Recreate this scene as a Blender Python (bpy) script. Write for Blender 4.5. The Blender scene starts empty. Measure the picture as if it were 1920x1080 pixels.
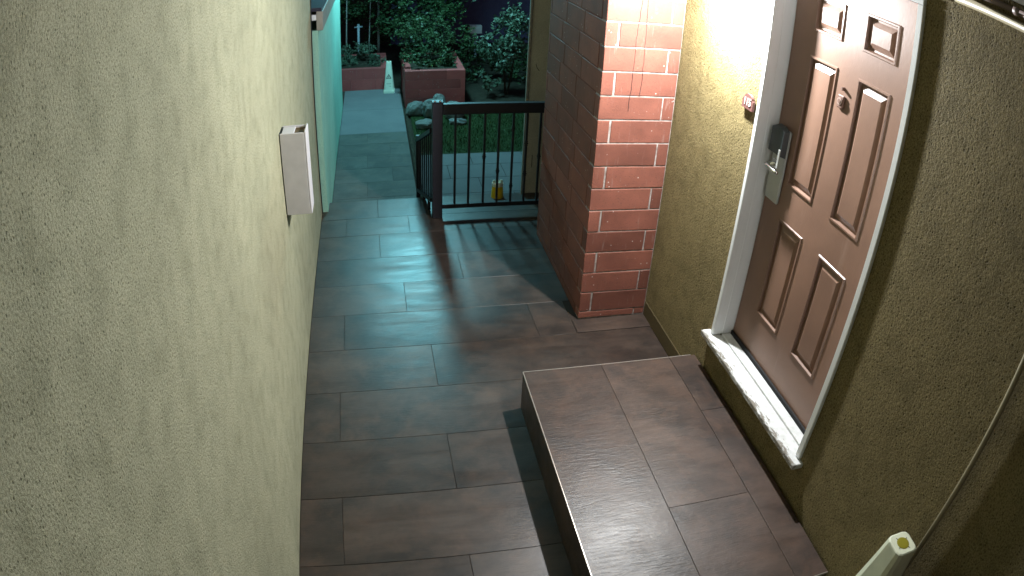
import bpy, bmesh, math, random
from mathutils import Vector, Matrix, noise
random.seed(11)
SC = bpy.context.scene
COL = SC.collection
# ------------------------------------------------------------------ camera (wide-angle lens with its barrel distortion)
cd = bpy.data.cameras.new('camera')
cam = bpy.data.objects.new('camera', cd); COL.objects.link(cam); SC.camera = cam
SC.render.engine = 'CYCLES'
cd.type = 'PANO'
PAN = cd if hasattr(cd, 'panorama_type') else cd.cycles
PAN.panorama_type = 'FISHEYE_LENS_POLYNOMIAL'
PAN.fisheye_fov = math.radians(150)
KP = (0.0, 0.040368580124442305, 0.00032713239518198506, -3.560977526177458e-05, 1.4715430192803341e-06)
for i, kv in enumerate(KP):
    setattr(PAN, 'fisheye_polynomial_k%d' % i, -kv)
cd.sensor_fit = 'HORIZONTAL'; cd.sensor_width = 36.0; cd.sensor_height = 20.25
cd.clip_start = 0.02; cd.clip_end = 300
RX = (0.9804177619238588, -0.1920806183026516, 0.04342865616943533)
DN = (-0.06434278242149678, -0.520872648397059, -0.8512060211852909)
FW = (0.18612097800750968, 0.8317431816518275, -0.5230317976196316)
cam.matrix_world = Matrix(((RX[0], -DN[0], -FW[0], 0.52551876), (RX[1], -DN[1], -FW[1], -0.28563697),
                           (RX[2], -DN[2], -FW[2], 2.69839513), (0, 0, 0, 1)))
# ------------------------------------------------------------------ night sky and the two lit lamps
world = bpy.data.worlds.new('World'); SC.world = world; world.use_nodes = True
wn = world.node_tree; bg = wn.nodes['Background']
sky = wn.nodes.new('ShaderNodeTexSky'); sky.sky_type = 'NISHITA'; sky.sun_disc = False
sky.sun_elevation = math.radians(-4.0); sky.sun_rotation = math.radians(200)
wn.links.new(sky.outputs[0], bg.inputs[0]); bg.inputs[1].default_value = 2.5
def lamp(name, loc, power, color, radius):
    l = bpy.data.lights.new(name, 'POINT'); l.energy = power; l.color = color; l.shadow_soft_size = radius
    o = bpy.data.objects.new(name, l); o.location = loc; COL.objects.link(o); return o
LAMP = (2.17, 2.87, 2.465)
FLOOD = (1.05, 9.0, 2.96)
lamp('wall_lamp_light', LAMP, 318, (0.945, 0.98, 1.0), 0.028)
lamp('flood_light', FLOOD, 420, (0.28, 0.86, 1.0), 0.24)
vs = SC.view_settings
vs.view_transform = 'Standard'; vs.look = 'None'; vs.exposure = 0.0; vs.gamma = 1.0; vs.use_curve_mapping = False
SC.cycles.max_bounces = 8; SC.cycles.diffuse_bounces = 5
SC.cycles.use_denoising = True
SC.cycles.sample_clamp_indirect = 4.0

# ------------------------------------------------------------------ helpers
def tag(o, label=None, cat=None, group=None, kind=None):
    if label: o['label'] = label
    if cat: o['category'] = cat
    if group: o['group'] = group
    if kind: o['kind'] = kind
    return o
def thing(name, label, cat, loc, group=None):
    o = bpy.data.objects.new(name, None); o.empty_display_size = 0.1
    o.location = loc; COL.objects.link(o)
    return tag(o, label, cat, group)
ROOTLOC = {}
def obj(name, bm, mat, parent=None, smooth=False, fixn=True):
    """links bm (world coordinates) as one mesh object, its origin moved to the middle of its base"""
    me = bpy.data.meshes.new(name)
    xs = [v.co for v in bm.verts]
    c = Vector(((min(p.x for p in xs) + max(p.x for p in xs)) / 2, (min(p.y for p in xs) + max(p.y for p in xs)) / 2, min(p.z for p in xs)))
    bmesh.ops.translate(bm, verts=bm.verts, vec=-c)
    if fixn: bmesh.ops.recalc_face_normals(bm, faces=bm.faces)
    bm.to_mesh(me); bm.free()
    if smooth:
        for p in me.polygons: p.use_smooth = True
    if isinstance(mat, (list, tuple)):
        for m in mat: me.materials.append(m)
    else: me.materials.append(mat)
    o = bpy.data.objects.new(name, me); COL.objects.link(o)
    o.location = c
    ROOTLOC[o.name] = c.copy()
    if parent is not None:
        pw = Vector((0, 0, 0)); q = parent
        while q is not None: pw += q.location; q = q.parent
        o.parent = parent; o.location = c - pw
    return o
def box(bm, x0, x1, y0, y1, z0, z1, bevel=0.0, mi=0):
    vs_ = [bm.verts.new((x, y, z)) for x in (x0, x1) for y in (y0, y1) for z in (z0, z1)]
    fs = [bm.faces.new([vs_[i] for i in q]) for q in ((0, 1, 3, 2), (4, 6, 7, 5), (0, 4, 5, 1), (2, 3, 7, 6), (0, 2, 6, 4), (1, 5, 7, 3))]
    for f in fs: f.material_index = mi
    if bevel:
        es = list({e for f in fs for e in f.edges})
        bmesh.ops.bevel(bm, geom=es, offset=bevel, segments=1, affect='EDGES', profile=0.5)
    return vs_
def bx(name, mat, parent, x0, x1, y0, y1, z0, z1, bevel=0.0):
    bm = bmesh.new(); box(bm, x0, x1, y0, y1, z0, z1, bevel)
    return obj(name, bm, mat, parent)
def tube(bm, pts, r, seg=10, caps=True):
    pts = [Vector(p) for p in pts]; rings = []
    rr = r if isinstance(r, (list, tuple)) else [r] * len(pts)
    for i, p in enumerate(pts):
        t = (pts[min(i + 1, len(pts) - 1)] - pts[max(i - 1, 0)]).normalized()
        a = Vector((0, 0, 1)) if abs(t.z) < 0.9 else Vector((1, 0, 0))
        u = t.cross(a).normalized(); v = t.cross(u)
        rings.append([bm.verts.new(p + (u * math.cos(k * 2 * math.pi / seg) + v * math.sin(k * 2 * math.pi / seg)) * rr[i]) for k in range(seg)])
    for a, b in zip(rings, rings[1:]):
        for k in range(seg): bm.faces.new((a[k], a[(k + 1) % seg], b[(k + 1) % seg], b[k]))
    if caps:
        bm.faces.new(rings[0][::-1]); bm.faces.new(rings[-1])
def lathe(bm, prof, c, seg=20):
    rings = []
    for r, z in prof:
        rings.append([bm.verts.new((c[0] + r * math.cos(k * 2 * math.pi / seg), c[1] + r * math.sin(k * 2 * math.pi / seg), c[2] + z)) for k in range(seg)])
    for a, b in zip(rings, rings[1:]):
        for k in range(seg): bm.faces.new((a[k], a[(k + 1) % seg], b[(k + 1) % seg], b[k]))
    bm.faces.new(rings[0][::-1]); bm.faces.new(rings[-1])
def loft(bm, loops, cap=True):
    L = [[bm.verts.new(p) for p in lp] for lp in loops]
    n = len(L[0])
    for a, b in zip(L, L[1:]):
        for k in range(n): bm.faces.new((a[k], a[(k + 1) % n], b[(k + 1) % n], b[k]))
    if cap: bm.faces.new(L[0][::-1]); bm.faces.new(L[-1])

# ------------------------------------------------------------------ materials
class NT:
    def __init__(s, name, rough=0.7, spec=0.3, metal=0.0):
        s.m = bpy.data.materials.new(name); s.m.use_nodes = True
        s.t = s.m.node_tree; s.b = s.t.nodes['Principled BSDF']
        s.b.inputs['Roughness'].default_value = rough; s.b.inputs['Metallic'].default_value = metal
        s.b.inputs['Specular IOR Level'].default_value = spec
        g = s.n('ShaderNodeNewGeometry'); s.pos = g.outputs['Position']
    def n(s, typ, **kw):
        nd = s.t.nodes.new(typ)
        for k, v in kw.items(): setattr(nd, k, v)
        return nd
    def l(s, a, b): s.t.links.new(a, b)
    def coords(s, scale, rand=0.0, rot=(0, 0, 0)):
        mp = s.n('ShaderNodeMapping'); mp.inputs['Scale'].default_value = scale; mp.inputs['Rotation'].default_value = rot
        if rand:
            oi = s.n('ShaderNodeObjectInfo'); cx = s.n('ShaderNodeCombineXYZ'); mu = s.n('ShaderNodeMath', operation='MULTIPLY'); mu.inputs[1].default_value = rand
            s.l(oi.outputs['Random'], mu.inputs[0])
            for k in range(3): s.l(mu.outputs[0], cx.inputs[k])
            ad = s.n('ShaderNodeVectorMath', operation='ADD'); s.l(s.pos, ad.inputs[0]); s.l(cx.outputs[0], ad.inputs[1]); s.l(ad.outputs[0], mp.inputs[0])
        else: s.l(s.pos, mp.inputs[0])
        return mp.outputs[0]
    def noise(s, scale, detail=4, vec=None, rough=0.55, dist=0.0):
        nd = s.n('ShaderNodeTexNoise'); nd.inputs['Scale'].default_value = scale; nd.inputs['Detail'].default_value = detail
        nd.inputs['Roughness'].default_value = rough; nd.inputs['Distortion'].default_value = dist
        s.l(vec if vec is not None else s.pos, nd.inputs['Vector']); return nd.outputs['Fac']
    def ramp(s, f, stops):
        r = s.n('ShaderNodeValToRGB'); e = r.color_ramp.elements
        while len(e) < len(stops): e.new(0.5)
        for el, (p, c) in zip(e, stops):
            el.position = p; el.color = (c, c, c, 1) if not isinstance(c, (tuple, list)) else (*c, 1)
        s.l(f, r.inputs[0]); return r.outputs[0]
    def mix(s, f, a, b, typ='MIX'):
        m = s.n('ShaderNodeMix', data_type='RGBA', blend_type=typ)
        for sock, val in ((m.inputs[0], f), (m.inputs[6], a), (m.inputs[7], b)):
            if isinstance(val, (int, float)): sock.default_value = val
            elif isinstance(val, (tuple, list)): sock.default_value = (*val, 1)
            else: s.l(val, sock)
        return m.outputs[2]
    def math(s, op, a, b):
        m = s.n('ShaderNodeMath', operation=op)
        for k, val in enumerate((a, b)):
            if isinstance(val, (int, float)): m.inputs[k].default_value = val
            else: s.l(val, m.inputs[k])
        return m.outputs[0]
    def color(s, c):
        if isinstance(c, (tuple, list)): s.b.inputs['Base Color'].default_value = (*c, 1)
        else: s.l(c, s.b.inputs['Base Color'])
        return s
    def rough(s, f): s.l(f, s.b.inputs['Roughness']); return s
    def bump(s, h, strength=0.5, dist=0.01):
        b = s.n('ShaderNodeBump'); b.inputs['Strength'].default_value = strength; b.inputs['Distance'].default_value = dist
        s.l(h, b.inputs['Height'])
        if s.b.inputs['Normal'].is_linked: s.l(s.b.inputs['Normal'].links[0].from_socket, b.inputs['Normal'])
        s.l(b.outputs[0], s.b.inputs['Normal']); return s

def stucco(name, base, dark, lump, dist, streaks=True, speck=170):
    m = NT(name, 0.85, 0.2)
    big = m.noise(1.3, 5); med = m.noise(9, 4)
    c = m.mix(m.ramp(big, [(0.3, 0.0), (0.75, 1.0)]), base, tuple(x * 0.74 for x in base))
    c = m.mix(m.math('MULTIPLY', m.ramp(med, [(0.45, 0.0), (0.8, 1.0)]), 0.45), c, dark)
    if streaks:
        v = m.coords((7, 7, 0.55)); st = m.noise(1.0, 6, v, 0.65)
        c = m.mix(m.math('MULTIPLY', m.ramp(st, [(0.5, 0.0), (0.78, 1.0)]), 0.16), c, dark)
    grain = m.noise(speck, 3, None, 0.7)
    c = m.mix(m.math('MULTIPLY', m.ramp(grain, [(0.38, 1.0), (0.50, 0.0)]), 0.65), c, dark)
    c = m.mix(m.math('MULTIPLY', m.ramp(grain, [(0.56, 0.0), (0.68, 1.0)]), 0.35), c, tuple(min(1, x * 1.3) for x in base))
    m.color(c)
    l1 = m.noise(lump, 7, None, 0.72); l2 = m.noise(lump * 0.28, 3)
    pit = m.n('ShaderNodeTexVoronoi'); pit.inputs['Scale'].default_value = lump * 0.8; m.l(m.pos, pit.inputs['Vector'])
    pm = m.math('MULTIPLY', m.ramp(pit.outputs['Distance'], [(0.14, 1.0), (0.30, 0.0)]), m.ramp(pit.outputs['Color'], [(0.45, 0.0), (0.60, 1.0)]))
    c = m.mix(m.math('MULTIPLY', pm, 0.6), c, tuple(x * 0.7 for x in dark)); m.color(c)
    h = m.math('SUBTRACT', m.math('ADD', l1, m.math('MULTIPLY', l2, 0.5)), m.math('MULTIPLY', pm, 0.35))
    m.bump(h, 1.0, dist)
    return m.m
M = {}
M['stucco_left'] = stucco('cream_stucco', (0.54, 0.53, 0.365), (0.16, 0.165, 0.095), 120, 0.007)
M['stucco_right'] = stucco('tan_stucco', (0.325, 0.258, 0.118), (0.075, 0.056, 0.018), 72, 0.024, streaks=True, speck=120)
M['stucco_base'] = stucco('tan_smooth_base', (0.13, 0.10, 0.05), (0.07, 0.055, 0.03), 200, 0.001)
M['teal_wall'] = stucco('pale_green_stucco', (0.38, 0.70, 0.56), (0.27, 0.48, 0.40), 120, 0.003)
M['cream_wall'] = stucco('cream_render', (0.62, 0.60, 0.48), (0.35, 0.33, 0.25), 160, 0.002)
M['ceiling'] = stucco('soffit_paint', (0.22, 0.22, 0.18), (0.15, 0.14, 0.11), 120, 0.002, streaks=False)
M['dark_wall'] = stucco('slate_blue_render', (0.10, 0.085, 0.16), (0.05, 0.04, 0.09), 60, 0.004)

def plank(name, c0, c1, c2, rough=(0.30, 0.5), ripple=0.004, spec=0.5):
    m = NT(name, 0.4, spec)
    v = m.coords((2.0, 9.0, 9.0), 37.0); n1 = m.noise(1.0, 6, v, 0.62, 0.6)
    v2 = m.coords((9.0, 60.0, 60.0), 19.0); n2 = m.noise(1.0, 5, v2, 0.65)
    v3 = m.coords((1, 1, 1), 53.0); n3 = m.noise(3.5, 5, v3, 0.6)
    c = m.mix(m.ramp(n1, [(0.32, 0.0), (0.70, 1.0)]), c0, c1)
    c = m.mix(m.math('MULTIPLY', m.ramp(n3, [(0.40, 0.0), (0.62, 1.0)]), 0.9), c, c2)
    c = m.mix(m.math('MULTIPLY', m.ramp(n2, [(0.45, 0.0), (0.75, 1.0)]), 0.35), c, tuple(x * 0.55 for x in c0))
    n5 = m.noise(1.0, 6, m.coords((6.0, 6.0, 6.0), 71.0), 0.7, 0.5)
    c = m.mix(m.math('MULTIPLY', m.ramp(n5, [(0.48, 0.0), (0.70, 1.0)]), 0.45), c, tuple(k * x for k, x in zip((1.35, 1.15, 1.0), c1)))
    n6 = m.noise(2.3, 7, None, 0.7)       # scuffed, dusty patches across the joints
    c = m.mix(m.math('MULTIPLY', m.ramp(n6, [(0.52, 0.0), (0.72, 1.0)]), 0.30), c, tuple(1.7 * x for x in c1))
    oi = m.n('ShaderNodeObjectInfo')
    c = m.mix(1.0, c, m.ramp(oi.outputs['Random'], [(0.0, 0.78), (1.0, 1.2)]), 'MULTIPLY')
    m.color(c)
    m.rough(m.ramp(n1, [(0.25, rough[0]), (0.8, rough[1])]))
    v4 = m.coords((14.0, 75.0, 75.0), 11.0); w = m.noise(1.0, 4, v4, 0.6, 0.8)
    m.bump(m.math('ADD', m.math('MULTIPLY', w, m.ramp(n3, [(0.35, 0.35), (0.65, 1.0)])), m.math('MULTIPLY', n3, 0.6)), 0.6, ripple)
    m.bump(m.noise(420, 2), 0.12, 0.001)
    return m.m
M['floor_tile'] = plank('brown_plank_tile', (0.044, 0.030, 0.024), (0.074, 0.052, 0.041), (0.024, 0.019, 0.017), (0.30, 0.48), 0.0018, 0.5)
M['step_tile'] = plank('brown_slate_tile', (0.058, 0.039, 0.031), (0.092, 0.063, 0.050), (0.036, 0.028, 0.025), (0.31, 0.46), 0.0028, 0.36)
M['path_tile'] = plank('grey_path_plank', (0.070, 0.072, 0.068), (0.10, 0.098, 0.09), (0.055, 0.06, 0.055), (0.55, 0.8), 0.003, 0.3)
m = NT('grout', 0.9, 0.1); m.color(m.mix(m.noise(40), (0.036, 0.027, 0.022), (0.054, 0.041, 0.034))); M['grout'] = m.m
m = NT('concrete', 0.85, 0.2); c = m.mix(m.ramp(m.noise(2.2, 6), [(0.3, 0.0), (0.7, 1.0)]), (0.13, 0.13, 0.14), (0.18, 0.175, 0.18))
m.color(m.mix(m.ramp(m.noise(60, 3), [(0.5, 0.0), (0.8, 0.4)]), c, (0.12, 0.12, 0.12))); m.bump(m.noise(90, 4), 0.4, 0.003); M['concrete'] = m.m
def brickmat(name, a, b):
    m = NT(name, 0.62, 0.35)
    v = m.coords((1, 1, 1), 23.0)
    c = m.mix(m.ramp(m.noise(5, 5, v), [(0.3, 0.0), (0.7, 1.0)]), a, b)
    oi = m.n('ShaderNodeObjectInfo')
    c = m.mix(1.0, c, m.ramp(oi.outputs['Random'], [(0.0, 0.76), (1.0, 1.18)]), 'MULTIPLY')
    vs_ = m.coords((55, 55, 7), 9.0)
    c = m.mix(m.math('MULTIPLY', m.ramp(m.noise(1.0, 3, vs_), [(0.62, 0.0), (0.74, 1.0)]), 0.35), c, (0.30, 0.21, 0.18))
    vo = m.n('ShaderNodeTexVoronoi'); vo.inputs['Scale'].default_value = 26; m.l(m.pos, vo.inputs['Vector'])
    sp = m.ramp(vo.outputs['Distance'], [(0.08, 1.0), (0.14, 0.0)])
    spm = m.math('MULTIPLY', sp, m.ramp(m.noise(9, 2), [(0.52, 0.0), (0.58, 0.75)]))
    c = m.mix(spm, c, (0.62, 0.55, 0.50))
    dk = m.ramp(m.noise(140, 2, v), [(0.30, 0.7), (0.40, 0.0)])
    c = m.mix(dk, c, (0.10, 0.045, 0.035))
    m.color(c); m.bump(m.noise(70, 5), 0.35, 0.003); return m.m
M['brick'] = brickmat('red_brick', (0.155, 0.055, 0.038), (0.235, 0.084, 0.057))
M['planter'] = brickmat('red_planter_paint', (0.40, 0.075, 0.075), (0.46, 0.10, 0.09))
def plain(name, c, rough=0.6, spec=0.3, metal=0.0, var=0.15, nscale=12, bump=0.0):
    m = NT(name, rough, spec, metal)
    m.color(m.mix(m.ramp(m.noise(nscale, 5), [(0.3, 0.0), (0.7, 1.0)]), c, tuple(x * (1 - var) for x in c)))
    if bump: m.bump(m.noise(nscale * 12, 3), 0.4, bump)
    return m.m
m = NT('pale_mortar', 0.9, 0.1); m.color(m.mix(m.ramp(m.noise(30, 4), [(0.35, 0.0), (0.7, 1.0)]), (0.42, 0.38, 0.35), (0.22, 0.17, 0.15))); m.bump(m.noise(200, 3), 0.6, 0.002); M['mortar'] = m.m
M['mortar_red'] = plain('painted_mortar', (0.17, 0.07, 0.055), 0.9, 0.1, var=0.3)
m = NT('white_gloss_paint', 0.35, 0.45); vv = m.coords((3, 3, 0.8))
c = m.mix(m.math('MULTIPLY', m.ramp(m.noise(4, 6, vv), [(0.5, 0.0), (0.8, 1.0)]), 0.4), (0.80, 0.82, 0.83), (0.55, 0.57, 0.56)); m.color(c); m.bump(m.noise(60, 3), 0.2, 0.002); M['white_paint'] = m.m
# sill paint: flaked away along the outer edge
m = NT('flaking_sill_paint', 0.45, 0.4)
sx = m.n('ShaderNodeSeparateXYZ'); m.l(m.pos, sx.inputs[0])
edge = m.ramp(sx.outputs[0], [(0.0, 0.0), (1.0, 1.0)])
mr = m.n('ShaderNodeMapRange'); m.l(sx.outputs[0], mr.inputs[0]); mr.inputs[1].default_value = 2.285; mr.inputs[2].default_value = 2.365; mr.inputs[3].default_value = 0.66; mr.inputs[4].default_value = 0.30
fl = m.noise(1.0, 8, m.coords((75, 18, 60)), 0.7)
cmp_ = m.math('LESS_THAN', fl, mr.outputs[0])
cw = m.mix(m.ramp(m.noise(25, 5), [(0.4, 0.0), (0.8, 1.0)]), (0.66, 0.67, 0.66), (0.48, 0.49, 0.47))
msk = m.math('MULTIPLY', cmp_, m.ramp(m.noise(5, 3), [(0.36, 0.0), (0.48, 1.0)]))
m.color(m.mix(msk, cw, (0.22, 0.20, 0.17))); m.bump(m.math('MULTIPLY', msk, -1.0), 0.6, 0.003); M['sill_paint'] = m.m
m = NT('brown_door_paint', 0.40, 0.5)
c = m.mix(m.ramp(m.noise(3, 5), [(0.3, 0.0), (0.7, 1.0)]), (0.225, 0.130, 0.090), (0.178, 0.102, 0.071))
c = m.mix(m.math('MULTIPLY', m.ramp(m.noise(1.0, 5, m.coords((18, 18, 2.2))), [(0.62, 0.0), (0.8, 1.0)]), 0.4), c, (0.30, 0.20, 0.15))
m.color(c); m.bump(m.noise(1.0, 3, m.coords((320, 320, 40))), 0.18, 0.002); m.bump(m.noise(45, 3), 0.10, 0.003); M['door'] = m.m
M['plaque'] = plain('brown_plaque', (0.16, 0.075, 0.065), 0.5)
M['plaque_trim'] = plain('dull_trim', (0.33, 0.24, 0.20), 0.55)
M['print_white'] = plain('white_print', (0.75, 0.72, 0.68), 0.5, var=0.05)
M['black_plastic'] = plain('black_plastic', (0.04, 0.05, 0.055), 0.35, 0.5)
M['satin_metal'] = plain('satin_nickel', (0.40, 0.41, 0.39), 0.45, 0.5, 0.05)
M['chrome'] = plain('chrome', (0.75, 0.75, 0.74), 0.12, 0.5, 1.0, 0.05)
M['bronze'] = plain('bronze_fitting', (0.17, 0.095, 0.07), 0.55, 0.4)
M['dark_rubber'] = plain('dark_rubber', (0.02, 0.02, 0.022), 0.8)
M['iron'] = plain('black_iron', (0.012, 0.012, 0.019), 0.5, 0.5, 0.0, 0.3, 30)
M['edge_metal'] = plain('tile_edge_strip', (0.50, 0.45, 0.40), 0.35, 0.5, 0.6)
M['conduit'] = plain('painted_conduit', (0.27, 0.235, 0.15), 0.5, 0.4)
M['pink_pipe'] = plain('dusty_pink_pipe', (0.22, 0.165, 0.15), 0.5, 0.4)
M['cone'] = plain('cream_plastic', (0.78, 0.79, 0.60), 0.45, 0.4, var=0.14, nscale=14)
M['cone_far'] = plain('white_plastic', (0.80, 0.80, 0.66), 0.5, 0.3, var=0.08)
M['olive'] = plain('olive_lit_hole', (0.30, 0.26, 0.02), 0.5, var=0.25)
M['yellow'] = plain('yellow_plastic', (0.80, 0.55, 0.02), 0.5, var=0.1)
M['box_paint'] = plain('pale_lilac_paint', (0.66, 0.64, 0.665), 0.5, 0.35, var=0.12, bump=0.0008)
M['box_inside'] = plain('rusty_tray', (0.16, 0.11, 0.055), 0.8, var=0.6, nscale=25)
M['fascia'] = plain('beige_fascia', (0.33, 0.31, 0.27), 0.6, var=0.2)
M['roofing'] = plain('dark_roofing', (0.035, 0.035, 0.055), 0.8)
M['soil'] = plain('soil', (0.05, 0.042, 0.03), 0.95, 0.1, var=0.5, nscale=14, bump=0.006)
M['lawn'] = plain('turf', (0.03, 0.05, 0.018), 0.95, 0.1, var=0.5, nscale=20, bump=0.01)
M['rock'] = plain('pale_rock', (0.20, 0.20, 0.19), 0.85, 0.2, var=0.4, nscale=6, bump=0.004)
M['bark'] = plain('bark', (0.075, 0.06, 0.045), 0.9, 0.1, var=0.5, nscale=25, bump=0.004)
M['pale_bark'] = plain('pale_bark', (0.36, 0.35, 0.32), 0.8, 0.2, var=0.35, nscale=25)
M['pole_paint'] = plain('grey_blue_pole', (0.36, 0.40, 0.46), 0.5, 0.4)
def leafmat(name, a, b):
    m = NT(name, 0.5, 0.3)
    oi = m.noise(2.6, 3); c = m.mix(m.ramp(oi, [(0.35, 0.0), (0.65, 1.0)]), a, b)
    m.color(m.mix(m.math('MULTIPLY', m.noise(37, 1), 0.5), c, tuple(x * 0.5 for x in a)))
    return m.m
M['leaf_dark'] = leafmat('dark_leaves', (0.024, 0.050, 0.020), (0.046, 0.085, 0.030))
M['leaf_mid'] = leafmat('mid_leaves', (0.032, 0.064, 0.026), (0.062, 0.10, 0.042))
M['leaf_pale'] = leafmat('grey_green_leaves', (0.06, 0.095, 0.06), (0.105, 0.145, 0.095))
M['grass'] = leafmat('grass_blades', (0.035, 0.07, 0.018), (0.065, 0.10, 0.03))
m = NT('glow_bulb', 0.5); m.b.inputs['Emission Color'].default_value = (1, 0.95, 0.87, 1); m.b.inputs['Emission Strength'].default_value = 18; m.color((0.9, 0.9, 0.85)); M['bulb'] = m.m
m = NT('glow_flood', 0.5); m.b.inputs['Emission Color'].default_value = (0.4, 0.95, 1, 1); m.b.inputs['Emission Strength'].default_value = 25; m.color((0.9, 0.9, 0.9)); M['flood_glass'] = m.m
m = NT('window_glass', 0.08, 0.5); m.color((0.05, 0.06, 0.06)); M['glass'] = m.m
M['dark_hood'] = plain('bronze_hood', (0.10, 0.08, 0.06), 0.5)

# ------------------------------------------------------------------ layout (metres)
W, WD, YP, ZS, XP = 2.366, 2.481, 3.536, 0.271, 1.863
CEIL, GL = 2.79, -0.16          # soffit height; level of the garden path

# ------------------------------------------------------------------ setting: ground, walkway, path, patio, lawn
def sheet(name, mat, x0, x1, y0, y1, z0, z1):
    return tag(bx(name, mat, None, x0, x1, y0, y1, z0, z1), kind='structure')
sheet('ground', M['soil'], -45, 45, -45, 60, -0.6, GL - 0.03)
walk = sheet('walkway', M['grout'], -0.1, 2.9, -2.6, 5.74, -0.25, -0.0035)
G = 0.0009
def tile(parent, x0, x1, y0, y1, mat, ztop=0.0, zbot=-0.012, g=G):
    dz = random.uniform(-0.0006, 0.0006)
    return bx('tile', mat, parent, x0 + g, x1 - g, y0 + g, y1 - g, zbot, ztop + dz, 0.0011)
rows = [-2.2, -1.78, -1.36, -0.94, -0.52, -0.05, 0.38, 0.80, 1.23, 1.658, 2.094, 2.516, 2.945, 3.375, 3.785, 4.185, 4.591, 5.002, 5.34, 5.73]
cuts = {17: (0.235, 0.79), 16: (0.522,), 15: (1.15,), 14: (0.688,), 13: (0.24, 1.55), 12: (0.82,), 11: (0.216, 1.43), 10: (0.82,), 9: (0.222, 1.43), 8: (0.819,), 18: (0.52,)}
for i in range(len(rows) - 1):
    cs = cuts.get(i, (0.222, 1.43) if i % 2 else (0.82, 2.03))
    right = 2.36 if rows[i + 1] < 3.4 else (XP - 0.004 if rows[i] > 3.5 else None)
    if rows[i] > 4.8: right = 2.36
    xs = [0.004] + list(cs) + [2.36]
    for a, b in zip(xs, xs[1:]):
        a2, b2 = a, b
        y0, y1 = rows[i], rows[i + 1]
        if i == 13:      # row that meets the pillar foot: a separate narrow tile lies there
            b2 = min(b, 1.812)
        if b2 - a2 > 0.03: tile(walk, a2, b2, y0, y1, M['floor_tile'])
tile(walk, 1.818, 2.362, 3.378, 3.534, M['floor_tile'], 0.005)
path = sheet('path', M['grout'], -0.05, 0.94, 5.742, 10.42, -0.5, GL - 0.004)
ys = [5.745 + k * 0.41 for k in range(7)]
for k in range(6):
    xx = [0.06, 0.42 if k % 2 else 0.70, 0.93]
    for a, b in zip(xx, xx[1:]): tile(path, a, b, ys[k], ys[k + 1], M['path_tile'], GL, GL - 0.02)
for a, b in ((ys[6], 9.28), (9.28, 10.41)):
    o = bx('slab', M['concrete'], path, 0.06, 0.93, a + 0.004, b - 0.004, GL - 0.03, GL + 0.001, 0.003)
patio = sheet('patio', M['grout'], 0.99, 4.2, 5.742, 7.32, -0.5, GL - 0.004)
for i, (a, b) in enumerate(((5.75, 6.14), (6.14, 6.54), (6.54, 6.94), (6.94, 7.31))):
    xx = (0.995, 1.62, 2.24, 2.85, 4.19) if i % 2 else (0.995, 1.32, 1.93, 2.55, 4.19)
    for x0, x1 in zip(xx, xx[1:]): bx('slab', M['concrete'], patio, x0 + .003, x1 - .003, a + .003, b - .003, GL - 0.02, GL, 0.002)
sheet('lawn', M['lawn'], 1.02, 6.0, 7.325, 9.2, -0.45, GL - 0.005)
sheet('planting_bed', M['soil'], 0.96, 6.0, 9.22, 10.2, -0.45, GL - 0.01)
kerb = tag(bx('kerb', M['soil'], None, 0.945, 0.985, 5.745, 9.2, -0.4, GL + 0.004, 0.003), kind='structure')
bm = bmesh.new()
for k in range(9000):
    x, y = random.uniform(1.05, 4.5), random.uniform(7.34, 9.19)
    h = random.uniform(0.02, 0.055); a = random.uniform(0, 6.28); w = 0.004
    d = Vector((math.cos(a), math.sin(a), 0)); l_ = Vector((random.uniform(-.02, .02), random.uniform(-.02, .02), h))
    p = Vector((x, y, GL - 0.006))
    f = bm.faces.new([bm.verts.new(p - d * w), bm.verts.new(p + d * w), bm.verts.new(p + l_)])
tag(obj('grass', bm, M['grass'], None, False, False), kind='stuff')

# ------------------------------------------------------------------ walls
lw = thing('stucco_wall', 'long cream stucco wall running along the left of the walkway', 'wall', (-0.12, 1.7, -0.2))
bx('wall_panel', M['stucco_left'], lw, -0.25, 0.0, -2.6, 5.49, -0.25, CEIL + 0.3)
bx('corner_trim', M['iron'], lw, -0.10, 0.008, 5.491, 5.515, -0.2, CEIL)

rw = thing('stucco_wall', 'tan lumpy stucco wall around the brown door on the right', 'wall', (2.45, 1.0, -0.2))
OY0, OY1, OZ0, OZ1 = 1.51, 2.552, 0.46, 2.652
bm = bmesh.new()
ycut = [-2.6, OY0, OY1, 5.0]; zcut = [-0.2, OZ0, OZ1, CEIL + 0.3]
grid = {}
def gv(y, z, x):
    if (y, z, x) not in grid: grid[(y, z, x)] = bm.verts.new((x, y, z))
    return grid[(y, z, x)]
for i in range(3):
    for j in range(3):
        if (i, j) == (1, 1): continue
        y0, y1, z0, z1 = ycut[i], ycut[i + 1], zcut[j], zcut[j + 1]
        bm.faces.new((gv(y0, z0, W), gv(y0, z1, W), gv(y1, z1, W), gv(y1, z0, W)))
        bm.faces.new((gv(y0, z0, W + .22), gv(y1, z0, W + .22), gv(y1, z1, W + .22), gv(y0, z1, W + .22)))
for (ya, za, yb, zb) in ((OY0, OZ0, OY0, OZ1), (OY0, OZ1, OY1, OZ1), (OY1, OZ1, OY1, OZ0), (OY1, OZ0, OY0, OZ0),
                         (-2.6, -0.2, 5.0, -0.2), (5.0, -0.2, 5.0, CEIL + .3), (5.0, CEIL + .3, -2.6, CEIL + .3), (-2.6, CEIL + .3, -2.6, -0.2)):
    bm.faces.new((bm.verts.new((W, ya, za)), bm.verts.new((W, yb, zb)), bm.verts.new((W + .22, yb, zb)), bm.verts.new((W + .22, ya, za))))
obj('wall_panel', bm, M['stucco_right'], rw)
bx('base_band', M['stucco_base'], rw, W - 0.006, W - 0.0005, 2.69, YP - 0.004, 0.0, 0.115, 0.002)
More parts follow.
